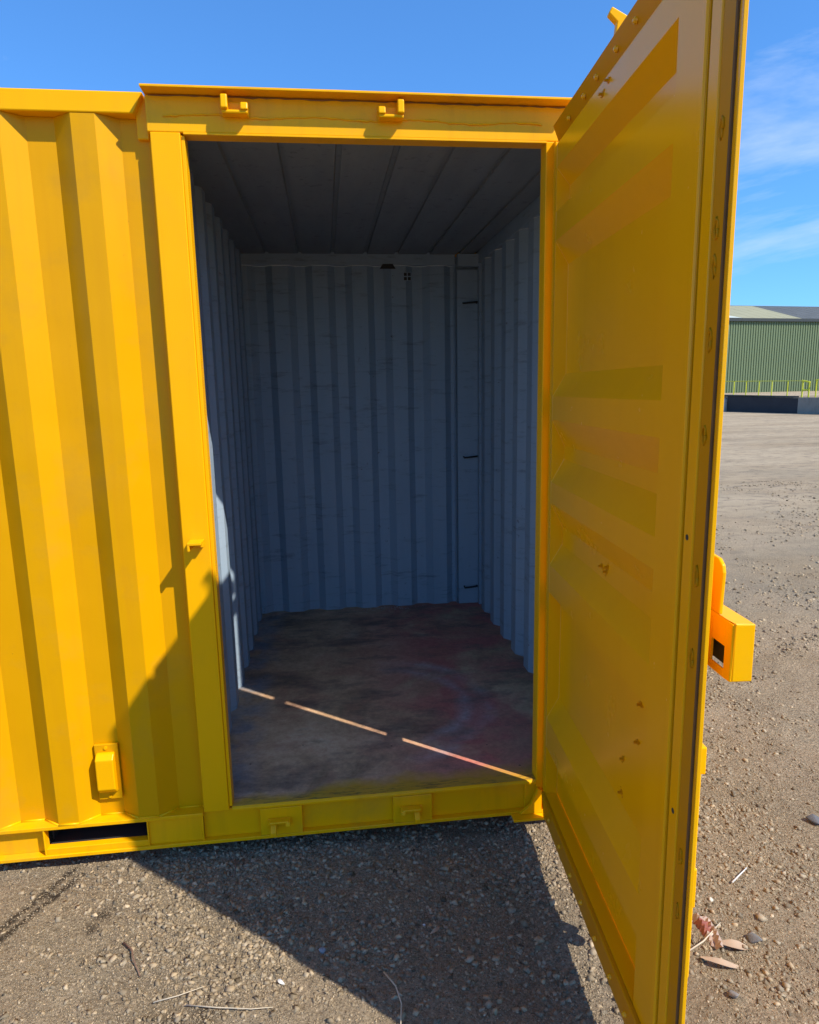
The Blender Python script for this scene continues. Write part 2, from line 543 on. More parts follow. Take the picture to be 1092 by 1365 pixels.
def corrugation(x_end, x_start, pitch, crest, slope, y_out, y_in, phase):
    """polyline from x_end to x_start of a trapezoid corrugation; phase = left edge of one crest"""
    pts = []
    k0 = int((x_end - phase) / pitch) - 2
    k1 = int((x_start - phase) / pitch) + 2
    for k in range(k0, k1 + 1):
        x = phase + k * pitch
        pts += [(x - slope, y_in), (x, y_out), (x + crest, y_out), (x + crest + slope, y_in)]
    out = []

    def lerp(a, b, x):
        f = (x - a[0]) / (b[0] - a[0])
        return (x, a[1] + f * (b[1] - a[1]))
    for a, b in zip(pts, pts[1:]):
        if a[0] < x_end < b[0]:
            out.append(lerp(a, b, x_end))
        if x_end <= a[0] <= x_start:
            out.append(a)
        if a[0] < x_start < b[0]:
            out.append(lerp(a, b, x_start))
    return out


# ------------------------------------------------------------------ ground
GZ = -0.03


def spaced(lo, hi, d0, grow, far_lo, far_hi):
    a = list(np.arange(lo, hi + 1e-6, d0))
    d = d0
    x = hi
    while x < far_hi:
        d *= grow
        x += d
        a.append(x)
    d = d0
    x = lo
    while x > far_lo:
        d *= grow
        x -= d
        a.insert(0, x)
    return np.array(a)


def vnoise(x, y, scale, seed):
    """smooth value noise, vectorised"""
    r = np.random.default_rng(seed).random((256, 256))
    xs, ys = x * scale, y * scale
    xi, yi = np.floor(xs).astype(int), np.floor(ys).astype(int)
    fx, fy = xs - xi, ys - yi
    fx, fy = fx * fx * (3 - 2 * fx), fy * fy * (3 - 2 * fy)

    def g(i, j):
        return r[i % 256, j % 256]
    return (g(xi, yi) * (1 - fx) + g(xi + 1, yi) * fx) * (1 - fy) + (g(xi, yi + 1) * (1 - fx) + g(xi + 1, yi + 1) * fx) * fy


def ground_z(x, y):
    near = np.clip(1.0 - np.hypot(x - 1, y) / 14.0, 0, 1)
    h = (vnoise(x, y, 1.1, 1) - 0.5) * 0.022 + (vnoise(x, y, 4.3, 2) - 0.5) * 0.011 + (vnoise(x, y, 13, 3) - 0.5) * 0.007 + (vnoise(x, y, 34, 4) - 0.5) * 0.005
    t_ = np.clip((x - 0.15) / 0.75, 0, 1)
    return GZ + h * near - 0.012 - 0.030 * t_ * t_ * (3 - 2 * t_)


gx = spaced(-1.6, 3.4, 0.0125, 1.045, -4000, 4000)
gy = spaced(-1.5, 2.2, 0.0125, 1.045, -4000, 4000)
X, Y = np.meshgrid(gx, gy)
Zg = ground_z(X, Y)
nx_, ny_ = len(gx), len(gy)
co = np.stack([X, Y, Zg], -1).reshape(-1, 3).astype(np.float32)
ii = np.arange(nx_ * ny_).reshape(ny_, nx_)
q = np.stack([ii[:-1, :-1], ii[:-1, 1:], ii[1:, 1:], ii[1:, :-1]], -1).reshape(-1, 4)
me = bpy.data.meshes.new('ground')
me.vertices.add(len(co))
me.vertices.foreach_set('co', co.ravel())
me.loops.add(q.size)
me.loops.foreach_set('vertex_index', q.ravel().astype(np.int32))
me.polygons.add(len(q))
me.polygons.foreach_set('loop_start', np.arange(0, q.size, 4, dtype=np.int32))
me.polygons.foreach_set('use_smooth', np.ones(len(q), bool))
me.update(calc_edges=True)
me.materials.append(GROUND)
ground = bpy.data.objects.new('ground', me)
COL.objects.link(ground)
tag(ground, kind='structure')


# gravel -------------------------------------------------------------------------
ICO = np.array([(-1, -1, -1), (1, -1, -1), (1, 1, -1), (-1, 1, -1), (-1, -1, 1), (1, -1, 1), (1, 1, 1), (-1, 1, 1)], float) / 1.35
ICF = np.array([(0, 2, 1), (0, 3, 2), (4, 5, 6), (4, 6, 7), (0, 1, 5), (0, 5, 4), (1, 2, 6), (1, 6, 5), (2, 3, 7), (2, 7, 6), (3, 0, 4), (3, 4, 7)])


def stones(name, P, size, tint, flat=0.6):
    N = len(P)
    q4 = rng.normal(size=(N, 4))
    q4 /= np.linalg.norm(q4, axis=1)[:, None]
    w, x, y, z = q4.T
    Rm = np.stack([1 - 2 * (y * y + z * z), 2 * (x * y - z * w), 2 * (x * z + y * w), 2 * (x * y + z * w), 1 - 2 * (x * x + z * z), 2 * (y * z - x * w), 2 * (x * z - y * w), 2 * (y * z + x * w), 1 - 2 * (x * x + y * y)], -1).reshape(N, 3, 3)
    sc = np.stack([np.ones(N), rng.uniform(0.6, 1, N), rng.uniform(0.4, 0.8, N)], -1)
    V = (ICO[None] + rng.uniform(-0.42, 0.42, (N, 8, 3))) * sc[:, None, :]
    V = np.einsum('nij,nkj->nki', Rm, V) * size[:, None, None]
    V[:, :, 2] *= 0.8
    V += P[:, None, :]
    F = (ICF[None] + (np.arange(N) * 8)[:, None, None]).reshape(-1, 3)
    me = bpy.data.meshes.new(name)
    me.vertices.add(N * 8)
    me.vertices.foreach_set('co', V.astype(np.float32).ravel())
    me.loops.add(F.size)
    me.loops.foreach_set('vertex_index', F.ravel().astype(np.int32))
    me.polygons.add(len(F))
    me.polygons.foreach_set('loop_start', np.arange(0, F.size, 3, dtype=np.int32))
    me.update(calc_edges=True)
    at = me.attributes.new('tint', 'FLOAT_COLOR', 'POINT')
    c4 = np.concatenate([tint, np.ones((N, 1))], 1)
    at.data.foreach_set('color', np.repeat(c4, 8, 0).astype(np.float32).ravel())
    me.materials.append(STONE)
    o = bpy.data.objects.new(name, me)
    COL.objects.link(o)
    return o


def scatter(n, x0, x1, y0, y1, smin, smax, power, dens):
    x = rng.uniform(x0, x1, n)
    y = rng.uniform(y0, y1, n)
    keep = rng.random(n) < dens(x, y)
    x, y = x[keep], y[keep]
    u = rng.random(len(x))
    s = smin + (smax - smin) * u ** power
    return x, y, s


def dens_near(x, y):
    d = np.clip((vnoise(x, y, 1.7, 21) - 0.38) * 3.2, 0.03, 1) * np.clip((vnoise(x, y, 6.0, 22) - 0.22) * 2.2, 0.08, 1)
    g1 = np.exp(-(((x - 0.45) / 0.65) ** 2 + ((y + 0.15) / 0.35) ** 2))
    g2 = np.exp(-((((x - 2.1) * 0.58 + (y - 0.4) * 0.81) / 1.1) ** 2 + (((x - 2.1) * 0.81 - (y - 0.4) * 0.58) / 0.28) ** 2))
    g3 = np.exp(-(((x - 0.10) / 0.22) ** 2 + ((y + 0.38) / 0.25) ** 2))
    return np.clip(d * 0.5 + 0.9 * np.clip(g1 + g2 + g3, 0, 1) * np.clip((vnoise(x, y, 7.0, 23) - 0.15) * 1.8, 0.2, 1), 0, 1)


parts = [scatter(120000, -1.6, 1.35, -1.5, 0.35, 0.0030, 0.0125, 2.4, dens_near),
         scatter(130000, 1.0, 4.2, -1.5, 1.8, 0.0030, 0.0125, 2.8, lambda x, y: 0.8 * dens_near(x, y)),
         scatter(60000, 2.0, 9.0, 1.5, 9.0, 0.0045, 0.020, 2.6, lambda x, y: 0.75 * np.clip((vnoise(x, y, 1.2, 41) - 0.30) * 2.2, 0.05, 1) * np.clip((vnoise(x, y, 4.0, 42) - 0.2) * 2, 0.1, 1)),
         scatter(200000, -0.9, 1.3, -1.05, 0.1, 0.0014, 0.0036, 1.5, lambda x, y: 0.25 + 0.6 * dens_near(x, y)),
         scatter(90000, 1.2, 2.6, -1.1, 0.6, 0.0016, 0.0040, 1.5, lambda x, y: 0.2 + 0.5 * dens_near(x, y)),
         scatter(2600, -1.6, 1.4, -1.5, 0.3, 0.008, 0.017, 2.2, lambda x, y: np.clip((vnoise(x, y, 3.0, 31) - 0.45) * 3, 0.02, 1)),
         scatter(900, 1.1, 4.5, -1.5, 2.0, 0.009, 0.018, 2.4, lambda x, y: np.clip((vnoise(x, y, 2.4, 32) - 0.5) * 3, 0.02, 1))]
sx = np.concatenate([p[0] for p in parts])
sy = np.concatenate([p[1] for p in parts])
ss = np.concatenate([p[2] for p in parts])
sz = ground_z(sx, sy) + ss * rng.uniform(-0.35, 0.25, len(ss))
val = rng.normal(0.82, 0.23, len(ss)).clip(0.28, 1.7)
wm = rng.random(len(ss))[:, None]
tint = (wm * np.array([[0.37, 0.275, 0.165]]) + (1 - wm) * np.array([[0.33, 0.268, 0.185]])) * val[:, None]
gr = stones('gravel', np.stack([sx, sy, sz], -1), ss, tint)
tag(gr, 'loose crushed grey and brown gravel over the dirt yard', 'gravel', kind='stuff')

# ------------------------------------------------------------------ the container
root = empty('shipping_container', (0, 0, 0))
tag(root, 'bright yellow steel shipping container with its side door swung wide open', 'container')
XL, XR, YB = -4.56, 1.5, 2.335
ZT = 2.612
FZ = 0.157

# front corrugated wall left of the door
prof = corrugation(XL + 0.12, -0.106, 0.2835, 0.072, 0.063, 0.002, 0.0465, -0.338)
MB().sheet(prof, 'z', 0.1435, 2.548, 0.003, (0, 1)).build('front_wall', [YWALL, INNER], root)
# weld bead where wall meets the bottom rail
wb = MB()
for a, b in zip(prof, prof[1:]):
    wb.cyl((a[0], a[1] - 0.001, 0.1445), (b[0], b[1] - 0.001, 0.1445), 0.0045, 6)
wb.build('weld_bead', YEL, root, smooth=True)

# top side rail, its cut end slightly bevelled
m = MB()
m.prism([(XL + 0.12, 2.549), (-0.150, 2.549), (-0.117, ZT), (XL + 0.12, ZT)], 'y', -0.001, 0.056)
m.build('top_rail', YEL, root, bevel=0.004)

# bottom rail: web set back between two flanges, broken by the fork pockets
m = MB()
FK = [(-0.675, -0.315), (-2.75, -2.39)]
m.box(XL + 0.12, -0.108, -0.002, 0.075, 0.128, 0.1425)                # top flange
m.box(XL + 0.12, 1.30, -0.002, 0.075, 0.012, 0.026)                   # bottom flange
edges = [XL + 0.12, FK[1][0], FK[1][1], FK[0][0], FK[0][1], -0.108]
for a, b in ((edges[0], edges[1]), (edges[2], edges[3])):
    m.box(a, b, 0.028, 0.036, 0.026, 0.128)
m.box(-0.315, -0.1135, 0.010, 0.020, 0.026, 0.128)
m.box(-0.1125, 1.30, 0.022, 0.032, 0.026, 0.139)
m.box(-0.118, -0.110, 0.004, 0.009, 0.026, 0.128)
for a, b in FK:
    m.box(a - 0.006, a, 0.000, 0.030, 0.026, 0.128)
    m.box(b, b + 0.006, 0.002, 0.009, 0.026, 0.128)
    m.box(a, b, 0.004, 0.034, 0.026, 0.050)
m.box(1.134, 1.1774, 0.008, 0.0215, 0.027, 0.1385)
rail = m.build('bottom_rail', YOLD, root, bevel=0.002)
for a, b in FK:
    m = MB()
    m.prism([(a - 0.004, 0.044), (a, 0.044), (a, 0.1275), (b, 0.1275), (b, 0.044), (b + 0.004, 0.044), (b + 0.004, 0.133), (a - 0.004, 0.133)], 'y', 0.0765, 1.2)
    m.build('fork_pocket', DARK, rail)
    MB().box(a + 0.0005, b - 0.0005, 0.0385, 1.2, 0.030, 0.0435).build('pocket_shade_sheet', DARK, rail)  # dark sheet added so the inside of the pocket looks shaded

# sill under the doorway
m = MB()
m.prism([(-0.004, 0.1405), (0.055, 0.1405), (0.055, 0.1555), (0.004, 0.1555), (-0.004, 0.150)], 'x', -0.001, 1.1775)
sill = m.build('sill', YOLD, root, bevel=0.0015)
for x0, x1 in ((0.100, 0.258), (0.606, 0.759)):
    MB().box(x0, x1, -0.0035, 0.020, 0.0275, 0.1385).build('keeper_pad', YOLD, sill, bevel=0.002)
for xc in (0.172, 0.676):
    k = MB()
    k.box(xc - 0.043, xc + 0.043, -0.012, -0.0045, 0.066, 0.098)
    s = 1 if xc > 0.4 else -1
    k.prism([(-0.012, 0.060), (-0.048, 0.048), (-0.048, 0.064), (-0.012, 0.098)], 'x', xc + s * 0.010, xc + s * 0.032)
    k.prism([(-0.012, 0.080), (-0.040, 0.078), (-0.036, 0.094), (-0.012, 0.098)], 'x', xc - s * 0.042, xc - s * 0.024)
    k.box(xc - 0.036, xc + 0.036, -0.036, -0.012, 0.090, 0.099)
    k.build('keeper', YOLD, sill, bevel=0.003)

# header above the doorway
m = MB()
m.box(-0.112, 1.30, 0.0015, 0.056, 2.499, 2.606)
m.box(-0.149, -0.1125, 0.030, 0.100, 2.485, 2.6055)
header = m.build('header', YOLD, root, bevel=0.003)
MB().box(-0.1135, 1.262, -0.052, 0.10, 2.608, 2.6155).build('drip_flange', YOLD, header, bevel=0.0015)
MB().box(-0.002, 1.179, -0.0035, 0.0525, 2.4915, 2.4985).build('header_lip', YOLD, header, bevel=0.0015)
b = MB()
xs = np.arange(-0.06, 1.17, 0.013)
pts = [(x, -0.0005, 2.549 + 0.004 * math.sin(x * 19) + random.uniform(-0.002, 0.002)) for x in xs]
b.tube(pts, [random.uniform(0.0015, 0.004) for _ in pts], 6)
b.build('weld_seam', YOLD, header, smooth=True)
b = MB()
pts = [(x, 0.000, 2.6045 + random.uniform(-0.002, 0.001)) for x in np.arange(-0.1, 1.25, 0.02)]
b.tube(pts, [random.uniform(0.0006, 0.0030) for _ in pts], 6)
b.build('rust_line', RUST, header, smooth=True)
for xc, s in ((0.164, -1), (0.654, 1)):
    k = MB()
    k.box(xc - 0.042, xc + 0.042, -0.010, 0.001, 2.545, 2.588)
    k.box(xc - 0.040, xc + 0.040, -0.038, -0.010, 2.545, 2.556)
    k.prism([(-0.010, 2.552), (-0.050, 2.556), (-0.046, 2.596), (-0.028, 2.606), (-0.010, 2.590)], 'x', xc + s * 0.020, xc + s * 0.041)
    k.prism([(-0.010, 2.552), (-0.044, 2.555), (-0.040, 2.576), (-0.026, 2.582), (-0.010, 2.578)], 'x', xc - s * 0.041, xc - s * 0.018)
    k.build('keeper', YEL, header, bevel=0.004)

# door posts
MB().box(-0.104, -0.012, 0.0, 0.058, 0.1430, 2.4985).build('door_post', YEL, root, bevel=0.003)
MB().box(-0.0115, 0.0, 0.006, 0.0585, 0.1560, 2.4910).build('post_lip', YEL, root, bevel=0.0015)
MB().box(1.1775, 1.30, 0.0, 0.058, 0.0265, 2.4980).build('door_post', YEL, root, bevel=0.003)

MB().box(1.2035, 1.2065, -0.022, -0.0005, 0.03, 2.495).build('hinge_strip', YEL, root)
# right of the doorway: plain corner post, end frame
MB().box(1.301, XR, 0.001, 0.10, 0.012, ZT).build('corner_post', YEL, root, bevel=0.004)
# corner gusset at the foot of the right post
g = MB()
g.box(1.075, 1.215, -0.050, -0.0035, 0.012, 0.021)
g.prism([(1.105, 0.022), (1.196, 0.022), (1.196, 0.120), (1.180, 0.128), (1.150, 0.060)], 'y', -0.018, -0.0036)
g.build('corner_gusset', YEL, root, bevel=0.002)

# catch on the left post, small hooked lug
k = MB()
k.box(-0.078, -0.030, -0.062, -0.0005, 1.180, 1.190)
k.box(-0.078, -0.070, -0.062, -0.0005, 1.160, 1.180)
k.box(-0.040, -0.030, -0.030, -0.0005, 1.166, 1.180)
k.build('lock_catch', YEL, root, bevel=0.002)

# vent on the lower wall
v = MB()
v.box(-0.482, -0.400, 0.032, 0.0435, 0.213, 0.432)
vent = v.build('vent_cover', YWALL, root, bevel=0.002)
v = MB()
v.prism([(0.032, 0.245), (0.014, 0.252), (0.000, 0.268), (0.000, 0.385), (0.018, 0.402), (0.032, 0.404)], 'x', -0.474, -0.410)
v.build('vent_hood', YEL, vent, bevel=0.004)
for z in (0.226, 0.419):
    MB().cyl((-0.441, 0.0325, z), (-0.441, 0.0275, z), 0.006, 8).build('screw', YEL, vent)

# interior floor
m = MB()
m.prism([(0.0555, 0.12), (0.0555, FZ - 0.0004), (YB - 0.02, FZ), (YB - 0.02, 0.12)], 'x', -0.13, 1.49)
fl = m.build('floor', FLOOR, root)
m = MB()
m.box(0.0005, 1.177, 0.0045, 0.0552, 0.1558, 0.1568)
m.build('threshold', FLOOR, root)

# interior walls (crest plane towards the room)
pl = corrugation(0.060, 2.300, 0.262, 0.080, 0.054, -0.083, -0.121, 0.30)
MB().sheet([(q_, p_) for p_, q_ in pl], 'z', FZ - 0.01, 2.5615, 0.003).build('partition_wall', INNER, root)
pb = corrugation(-0.150, 1.3015, 0.2575, 0.098, 0.046, 2.280, 2.322, -0.155)
MB().sheet(pb, 'z', FZ - 0.01, 2.492, 0.003, (0, 1)).build('rear_wall', [INNER, YEL], root)
MB().box(-0.12, 1.3015, 2.268, 2.334, 2.493, 2.5815).build('rear_top_rail', INNER, root, bevel=0.003)
pr = corrugation(0.101, 2.2150, 0.2575, 0.085, 0.050, 1.4536, 1.494, 2.043)
MB().sheet([(q_, p_) for p_, q_ in pr], 'z', FZ - 0.01, 2.497, 0.003, (0, 1)).build('end_wall', [YEL, INNER], root)
MB().box(1.4475, 1.495, 0.101, 2.2150, 2.498, 2.5815).build('end_top_rail', INNER, root, bevel=0.003)
# rear corner column with lashing bars
m = MB()
m.box(1.3105, 1.452, 2.255, 2.262, FZ + 0.001, 2.463)
m.box(1.3105, 1.452, 2.215, 2.262, 2.479, 2.557)
m.box(1.3025, 1.3045, 2.265, 2.36, FZ, 2.5)
m.box(1.4535, 1.499, 2.2160, 2.336, 0.02, 2.60)
m.box(1.30, 1.452, 2.3, 2.336, 0.02, 2.60)
col = m.build('rear_corner_post', INNER, root, bevel=0.002)
for z in (2.25, 1.22, 0.286):
    k = MB()
    k.tube([(1.352, 2.254, z), (1.352, 2.228, z - 0.004), (1.40, 2.222, z), (1.443, 2.228, z + 0.004), (1.443, 2.254, z)], 0.006, 8)
    k.build('lashing_ring', DARK, col, smooth=True)
# left rear floor trim and the marks on the rear wall
MB().prism([(0.80, 2.470), (0.905, 2.470), (0.885, 2.500), (0.82, 2.500)], 'y', 2.262, 2.2672).build('rear_vent', DARK, root)
pm = MB().box(0.955, 1.010, 2.2765, 2.2795, 2.395, 2.452).build('wall_plate', INNER, root)
for a in (0.960, 0.986):
    for z in (2.400, 2.427):
        MB().box(a, a + 0.019, 2.2748, 2.2764, z, z + 0.020).build('plate_mark', DARK, pm)

# roof: lengthwise-lapped panels seen from inside as the ceiling
xr = [-0.12, 0.085, 0.294, 0.503, 0.716, 0.918, 1.130, 1.33, 1.4465]
for a, b in zip(xr, xr[1:]):
    m = MB()
    dz = random.uniform(-0.001, 0.001)
    m.prism([(a + 0.003, 2.562 + dz), (b - 0.022, 2.562 + dz), (b - 0.016, 2.574), (b + 0.0028, 2.574), (b + 0.0028, 2.581), (a + 0.003, 2.581)], 'y', 0.057, 2.267)
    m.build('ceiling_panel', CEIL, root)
MB().box(XL, XR, 0.102, YB, 2.583, 2.600).build('roof', YEL, root)
# closed outer shell left of the room
pw = corrugation(XL + 0.12, -0.155, 0.2835, 0.068, 0.075, 2.330, 2.292, -0.336)
MB().sheet(pw, 'z', 0.13, 2.55, 0.003, (0, 0)).build('rear_wall', YEL, root)
MB().box(XL + 0.12, XR - 0.05, 2.29, YB, 2.552, 2.582).build('rear_rail', YEL, root)
MB().box(XL + 0.12, XR, 2.34, 2.40, 0.012, 0.126).build('rear_rail', YEL, root)
MB().box(XL, XL + 0.118, 0.001, YB, 0.012, ZT).build('end_wall', YEL, root, bevel=0.004)
MB().box(XL + 0.12, XR - 0.02, 0.32, 2.28, 0.10, 0.118).build('floor_underside', DARK, root)

# ------------------------------------------------------------------ the door (u along the leaf, w outwards, z up)
HX, HY = 1.190, -0.050
TH = math.radians(4.4)
P_LO, D_HI = 0.003, 0.047
prof_z = [(0.033 + 0.122, D_HI), (0.270, D_HI), (0.349, P_LO), (0.464, P_LO), (0.545, D_HI), (0.905, D_HI), (0.957, P_LO), (1.057, P_LO), (1.131, D_HI), (1.199, D_HI),
          (1.285, P_LO), (1.357, P_LO), (1.437, D_HI), (1.487, D_HI), (1.577, P_LO), (1.655, P_LO), (1.732, D_HI), (2.092, D_HI), (2.165, P_LO), (2.253, P_LO),
          (2.290, D_HI), (2.337, D_HI), (2.392, P_LO), (2.462, P_LO)]
m = MB()
m.sheet([(w, z) for z, w in prof_z], 'x', 0.0365, 0.972, 0.003)
door = m.build('door', YDOOR, root)
door.location = (HX, HY, 0)
door.rotation_euler = (0, 0, math.atan2(-math.cos(TH), -math.sin(TH)))

ZD0, ZD1 = 0.035, 2.528
sm = MB()
sm.tube([(0.0375, w_ - 0.0005, z_) for z_, w_ in prof_z], 0.0032, 6)
sm.build('sealant_bead', SEALANT, door, smooth=True)
m = MB()
m.prism([(0.0, 0.0), (0.036, 0.0), (0.036, 0.053), (0.033, 0.053), (0.0, 0.016)], 'z', ZD0, 2.4620)
m.box(0.0, 1.078, 0.0195, 0.050, 2.4645, ZD1 - 0.002)                               # hinge stile, thin nose
m.box(0.946, 1.078, 0.0, 0.050, ZD0 + 0.004, 2.464)                 # free stile
m.prism([(1.050, -0.0005), (1.056, -0.005), (1.074, -0.005), (1.0775, -0.0005)], 'z', ZD0 + 0.01, 2.462)
m.box(0.0365, 0.9455, 0.0005, 0.019, 2.4625, 2.4640)                # top beam
m.box(0.0365, 0.9455, 0.0005, 0.050, ZD0 + 0.002, 0.153)                # bottom beam
frame = m.build('door_frame', YDOOR, door, bevel=0.002)

# gasket flange all round: two strips with a dark groove between
m = MB()
m.prism([(1.0785, 0.014), (1.0925, 0.012), (1.093, -0.003), (1.129, -0.003), (1.131, 0.003), (1.170, 0.005), (1.173, 0.011), (1.178, 0.004), (1.195, 0.0015), (1.196, 0.009), (1.0785, 0.022)], 'z', ZD0, ZD1)
m.build('gasket_flange', YDOOR, door, bevel=0.001)
MB().prism([(0.0192, 2.528), (-0.006, 2.528), (0.0188, 2.466)], 'x', 0.001, 1.076).build('gasket_strip', YSHADE, door, bevel=0.001)
MB().prism([(-0.0004, 0.150), (-0.010, 0.149), (-0.012, 0.144), (-0.0004, 0.040)], 'x', 0.020, 1.046).build('gasket_strip', YSHADE, door, bevel=0.001)
MB().prism([(1.1325, 0.0008), (1.1325, -0.0004), (1.1690, 0.0016), (1.1690, 0.0032)], 'z', ZD0 + 0.002, ZD1 - 0.002).build('edge_strip', YBROWN, door)  # thin browner strip along the free edge
MB().prism([(1.1695, 0.0045), (1.1695, 0.0010), (1.1765, 0.0005), (1.1765, 0.0040)], 'z', ZD0 + 0.2, ZD1 - 0.05).build('seal_strip', SEAL, door)
MB().box(1.0785, 1.0915, 0.004, 0.0118, ZD0 + 0.01, ZD1 - 0.07).build('seal_strip', SEAL, door)


rv = [(0.127, 0.100), (0.273, 0.098), (0.412, 0.095), (0.530, 0.092), (0.670, 0.090), (0.800, 0.088), (0.915, 0.088),
      (0.158, 2.495), (0.311, 2.497), (0.423, 2.500), (0.575, 2.500), (0.702, 2.502), (0.83, 2.502)]
r_me = None
for uu, z in rv:
    w0 = -0.0065 if z < 1 else 0.004
    r = MB()
    r.cyl((0, 0.001, 0), (0, -0.005, 0), 0.0085, 10, 0.007)
    r.cyl((0, -0.005, 0), (0, -0.008, 0), 0.006, 10, 0.0035)
    if r_me is None:
        ob = r.build('rivet', YDOOR, door, smooth=False)
        r_me = ob.data
    else:
        ob = bpy.data.objects.new('rivet', r_me)
        COL.objects.link(ob)
        ob.parent = door
    ob.location = (uu, w0, z)
# bolt ends poking through the pressed panel
def w_at(z):
    for (za, wa), (zb, wb_) in zip(prof_z, prof_z[1:]):
        if za <= z <= zb:
            return wa + (wb_ - wa) * (z - za) / (zb - za)
    return 0.0
b_me = None
for uu, z in ((0.534, 2.447), (0.490, 2.432), (0.474, 1.167), (0.515, 1.160), (0.525, 1.176), (0.805, 0.891), (0.795, 0.782), (0.701, 0.681), (0.698, 0.578)):
    if b_me is None:
        r = MB()
        r.cyl((0, 0.004, 0), (0, -0.006, 0), 0.011, 6)
        r.cyl((0, -0.006, 0), (0, -0.017, 0), 0.005, 8)
        r.cyl((0.003, 0.004, 0.008), (0.016, -0.003, 0.014), 0.005, 6)
        r.cyl((-0.004, 0.004, -0.008), (-0.017, -0.002, -0.011), 0.004, 6)
        ob = r.build('bolt', YSHADE, door)  # bolt shading is put into the darker yellow
        b_me = ob.data
    else:
        ob = bpy.data.objects.new('bolt', b_me)
        COL.objects.link(ob)
        ob.parent = door
    ob.location = (uu, w_at(z), z)
    ob.rotation_euler = (0, random.uniform(0, 3), 0)
    ob.scale = (0.72, 0.85, 0.72)
# weld scars on the free edge
for uu, z in ((1.146, 2.36), (1.146, 2.12), (1.148, 1.957), (1.148, 1.893), (1.148, 1.767), (1.148, 1.595), (1.150, 1.324), (1.150, 1.157), (1.150, 0.723), (1.150, 0.593)):
    w = MB()
    n = 9
    ring = [(uu + 0.006 * math.cos(a) * random.uniform(0.7, 1.2), 0.0005 + random.uniform(-0.001, 0.0005), z + 0.020 * math.sin(a) * random.uniform(0.8, 1.1)) for a in np.linspace(0, 2 * math.pi, n)]
    w.tube(ring, [random.uniform(0.0015, 0.0035) for _ in ring], 5)
    w.build('weld_scar', YBROWN, door, smooth=True)
# drilled holes
for uu, z, w0 in ((0.921, 1.169, w_at(1.169)), (1.108, 1.393, -0.003), (1.112, 0.802, -0.003)):
    MB().cyl((uu, w0 - 0.0006, z), (uu, w0 + 0.001, z), 0.006, 10).build('drill_hole', DARK, door)

# hinges: leaf on the door, barrel and lug on the post
for z in (0.175, 0.905, 1.625, 2.365):
    h = MB()
    h.box(-0.0485, 0.03, 0.0175, 0.026, z - 0.042, z + 0.042)
    h.cyl((-0.030, 0.034, z - 0.048), (-0.030, 0.034, z + 0.048), 0.013, 12)
    h.build('hinge', YEL, door, bevel=0.001)

# locking bars on the outer face
for uu in (0.52, 0.985):
    bb = MB()
    bb.cyl((uu, 0.082, 0.035), (uu, 0.082, 2.57), 0.0165, 12)
    for z in (0.30, 0.95, 1.70, 2.30):
        bb.box(uu - 0.04, uu + 0.04, 0.0525, 0.066, z - 0.03, z + 0.03)
        bb.box(uu - 0.022, uu + 0.022, 0.0665, 0.103, z - 0.022, z + 0.022)
    bb.prism([(0.030, 2.565), (0.095, 2.560), (0.095, 2.600), (0.055, 2.622), (0.020, 2.640), (0.012, 2.624), (0.034, 2.604)], 'x', uu - 0.058, uu - 0.036)
    bb.prism([(0.030, 0.060), (0.095, 0.062), (0.095, 0.020), (0.060, -0.012), (0.040, -0.014), (0.030, 0.010)], 'x', uu + 0.018, uu + 0.036)
    bb.build('locking_bar', YEL, door, bevel=0.003)
# handle hub below the lock box, seen past the free edge
hb = MB()
hb.box(1.000, 1.046, 0.0525, 0.098, 0.840, 0.905)
hb.cyl((1.018, 0.088, 0.30), (1.018, 0.088, 0.86), 0.013, 10)
hb.box(1.000, 1.040, 0.0525, 0.096, 0.500, 0.600)
hb.build('bar_handle', YEL, door, bevel=0.003)

# lock box with a padlock window, and the guard plate above it
lb = MB()
u0_, u1_, w0_, w1_, z0_, z1_ = 1.005, 1.187, 0.058, 0.103, 1.122, 1.238
hu0, hu1, hz0, hz1 = 1.109, 1.162, 1.139, 1.185
T_ = 0.005
lb.box(u0_, hu0, w0_, w0_ + T_, z0_, z1_)
lb.box(hu1, u1_, w0_, w0_ + T_, z0_, z1_)
lb.box(hu0, hu1, w0_, w0_ + T_, hz1, z1_)
lb.box(hu0, hu1, w0_, w0_ + T_, z0_, hz0)
lb.box(u0_, u1_, w0_ + T_, w1_, z1_ - T_, z1_)
lb.box(u1_ - T_, u1_, w0_ + T_, w1_, z0_, z1_ - T_)
lb.box(u0_, u1_ - T_, w1_ - T_, w1_, z0_, z1_ - T_)
lbo = lb.build('lock_box', YEL, door, merge=True)
bv = lbo.modifiers.new('bevel', 'BEVEL')
bv.width = 0.008
bv.segments = 3
bv.limit_method = 'ANGLE'
bv.angle_limit = math.radians(40)
MB().box(u0_ + 0.01, u1_ - T_ - 0.002, 0.078, 0.081, z0_ + 0.012, z1_ - T_ - 0.002).build('recess_shade', DARK, door)  # added dark sheet stands in for the shade behind the window
gp = MB()
gp.prism([(1.00, 1.2385), (1.127, 1.2385), (1.132, 1.325), (1.127, 1.340), (1.112, 1.350), (1.00, 1.358)], 'y', 0.060, 0.069)
gp.build('guard_plate', YEL, door, bevel=0.003, seg=3)

# ------------------------------------------------------------------ loading dock, railing, warehouse
B0 = Vector((25.523, 38.062, 0))
DD = Vector((0.253, -0.967, 0)).normalized()
NN = Vector((-DD.y, DD.x, 0))
if NN.x > 0:
    NN = -NN


def dk(s, n, z):
    p = B0 + DD * s + NN * n
    return (p.x, p.y, z)


def dtop(s):
    if s < 0.3:
        return 0.985 + 0.0 * s
    if s < 5.0:
        return 0.985 - 0.035 * (s - 0.3)
    return 0.82


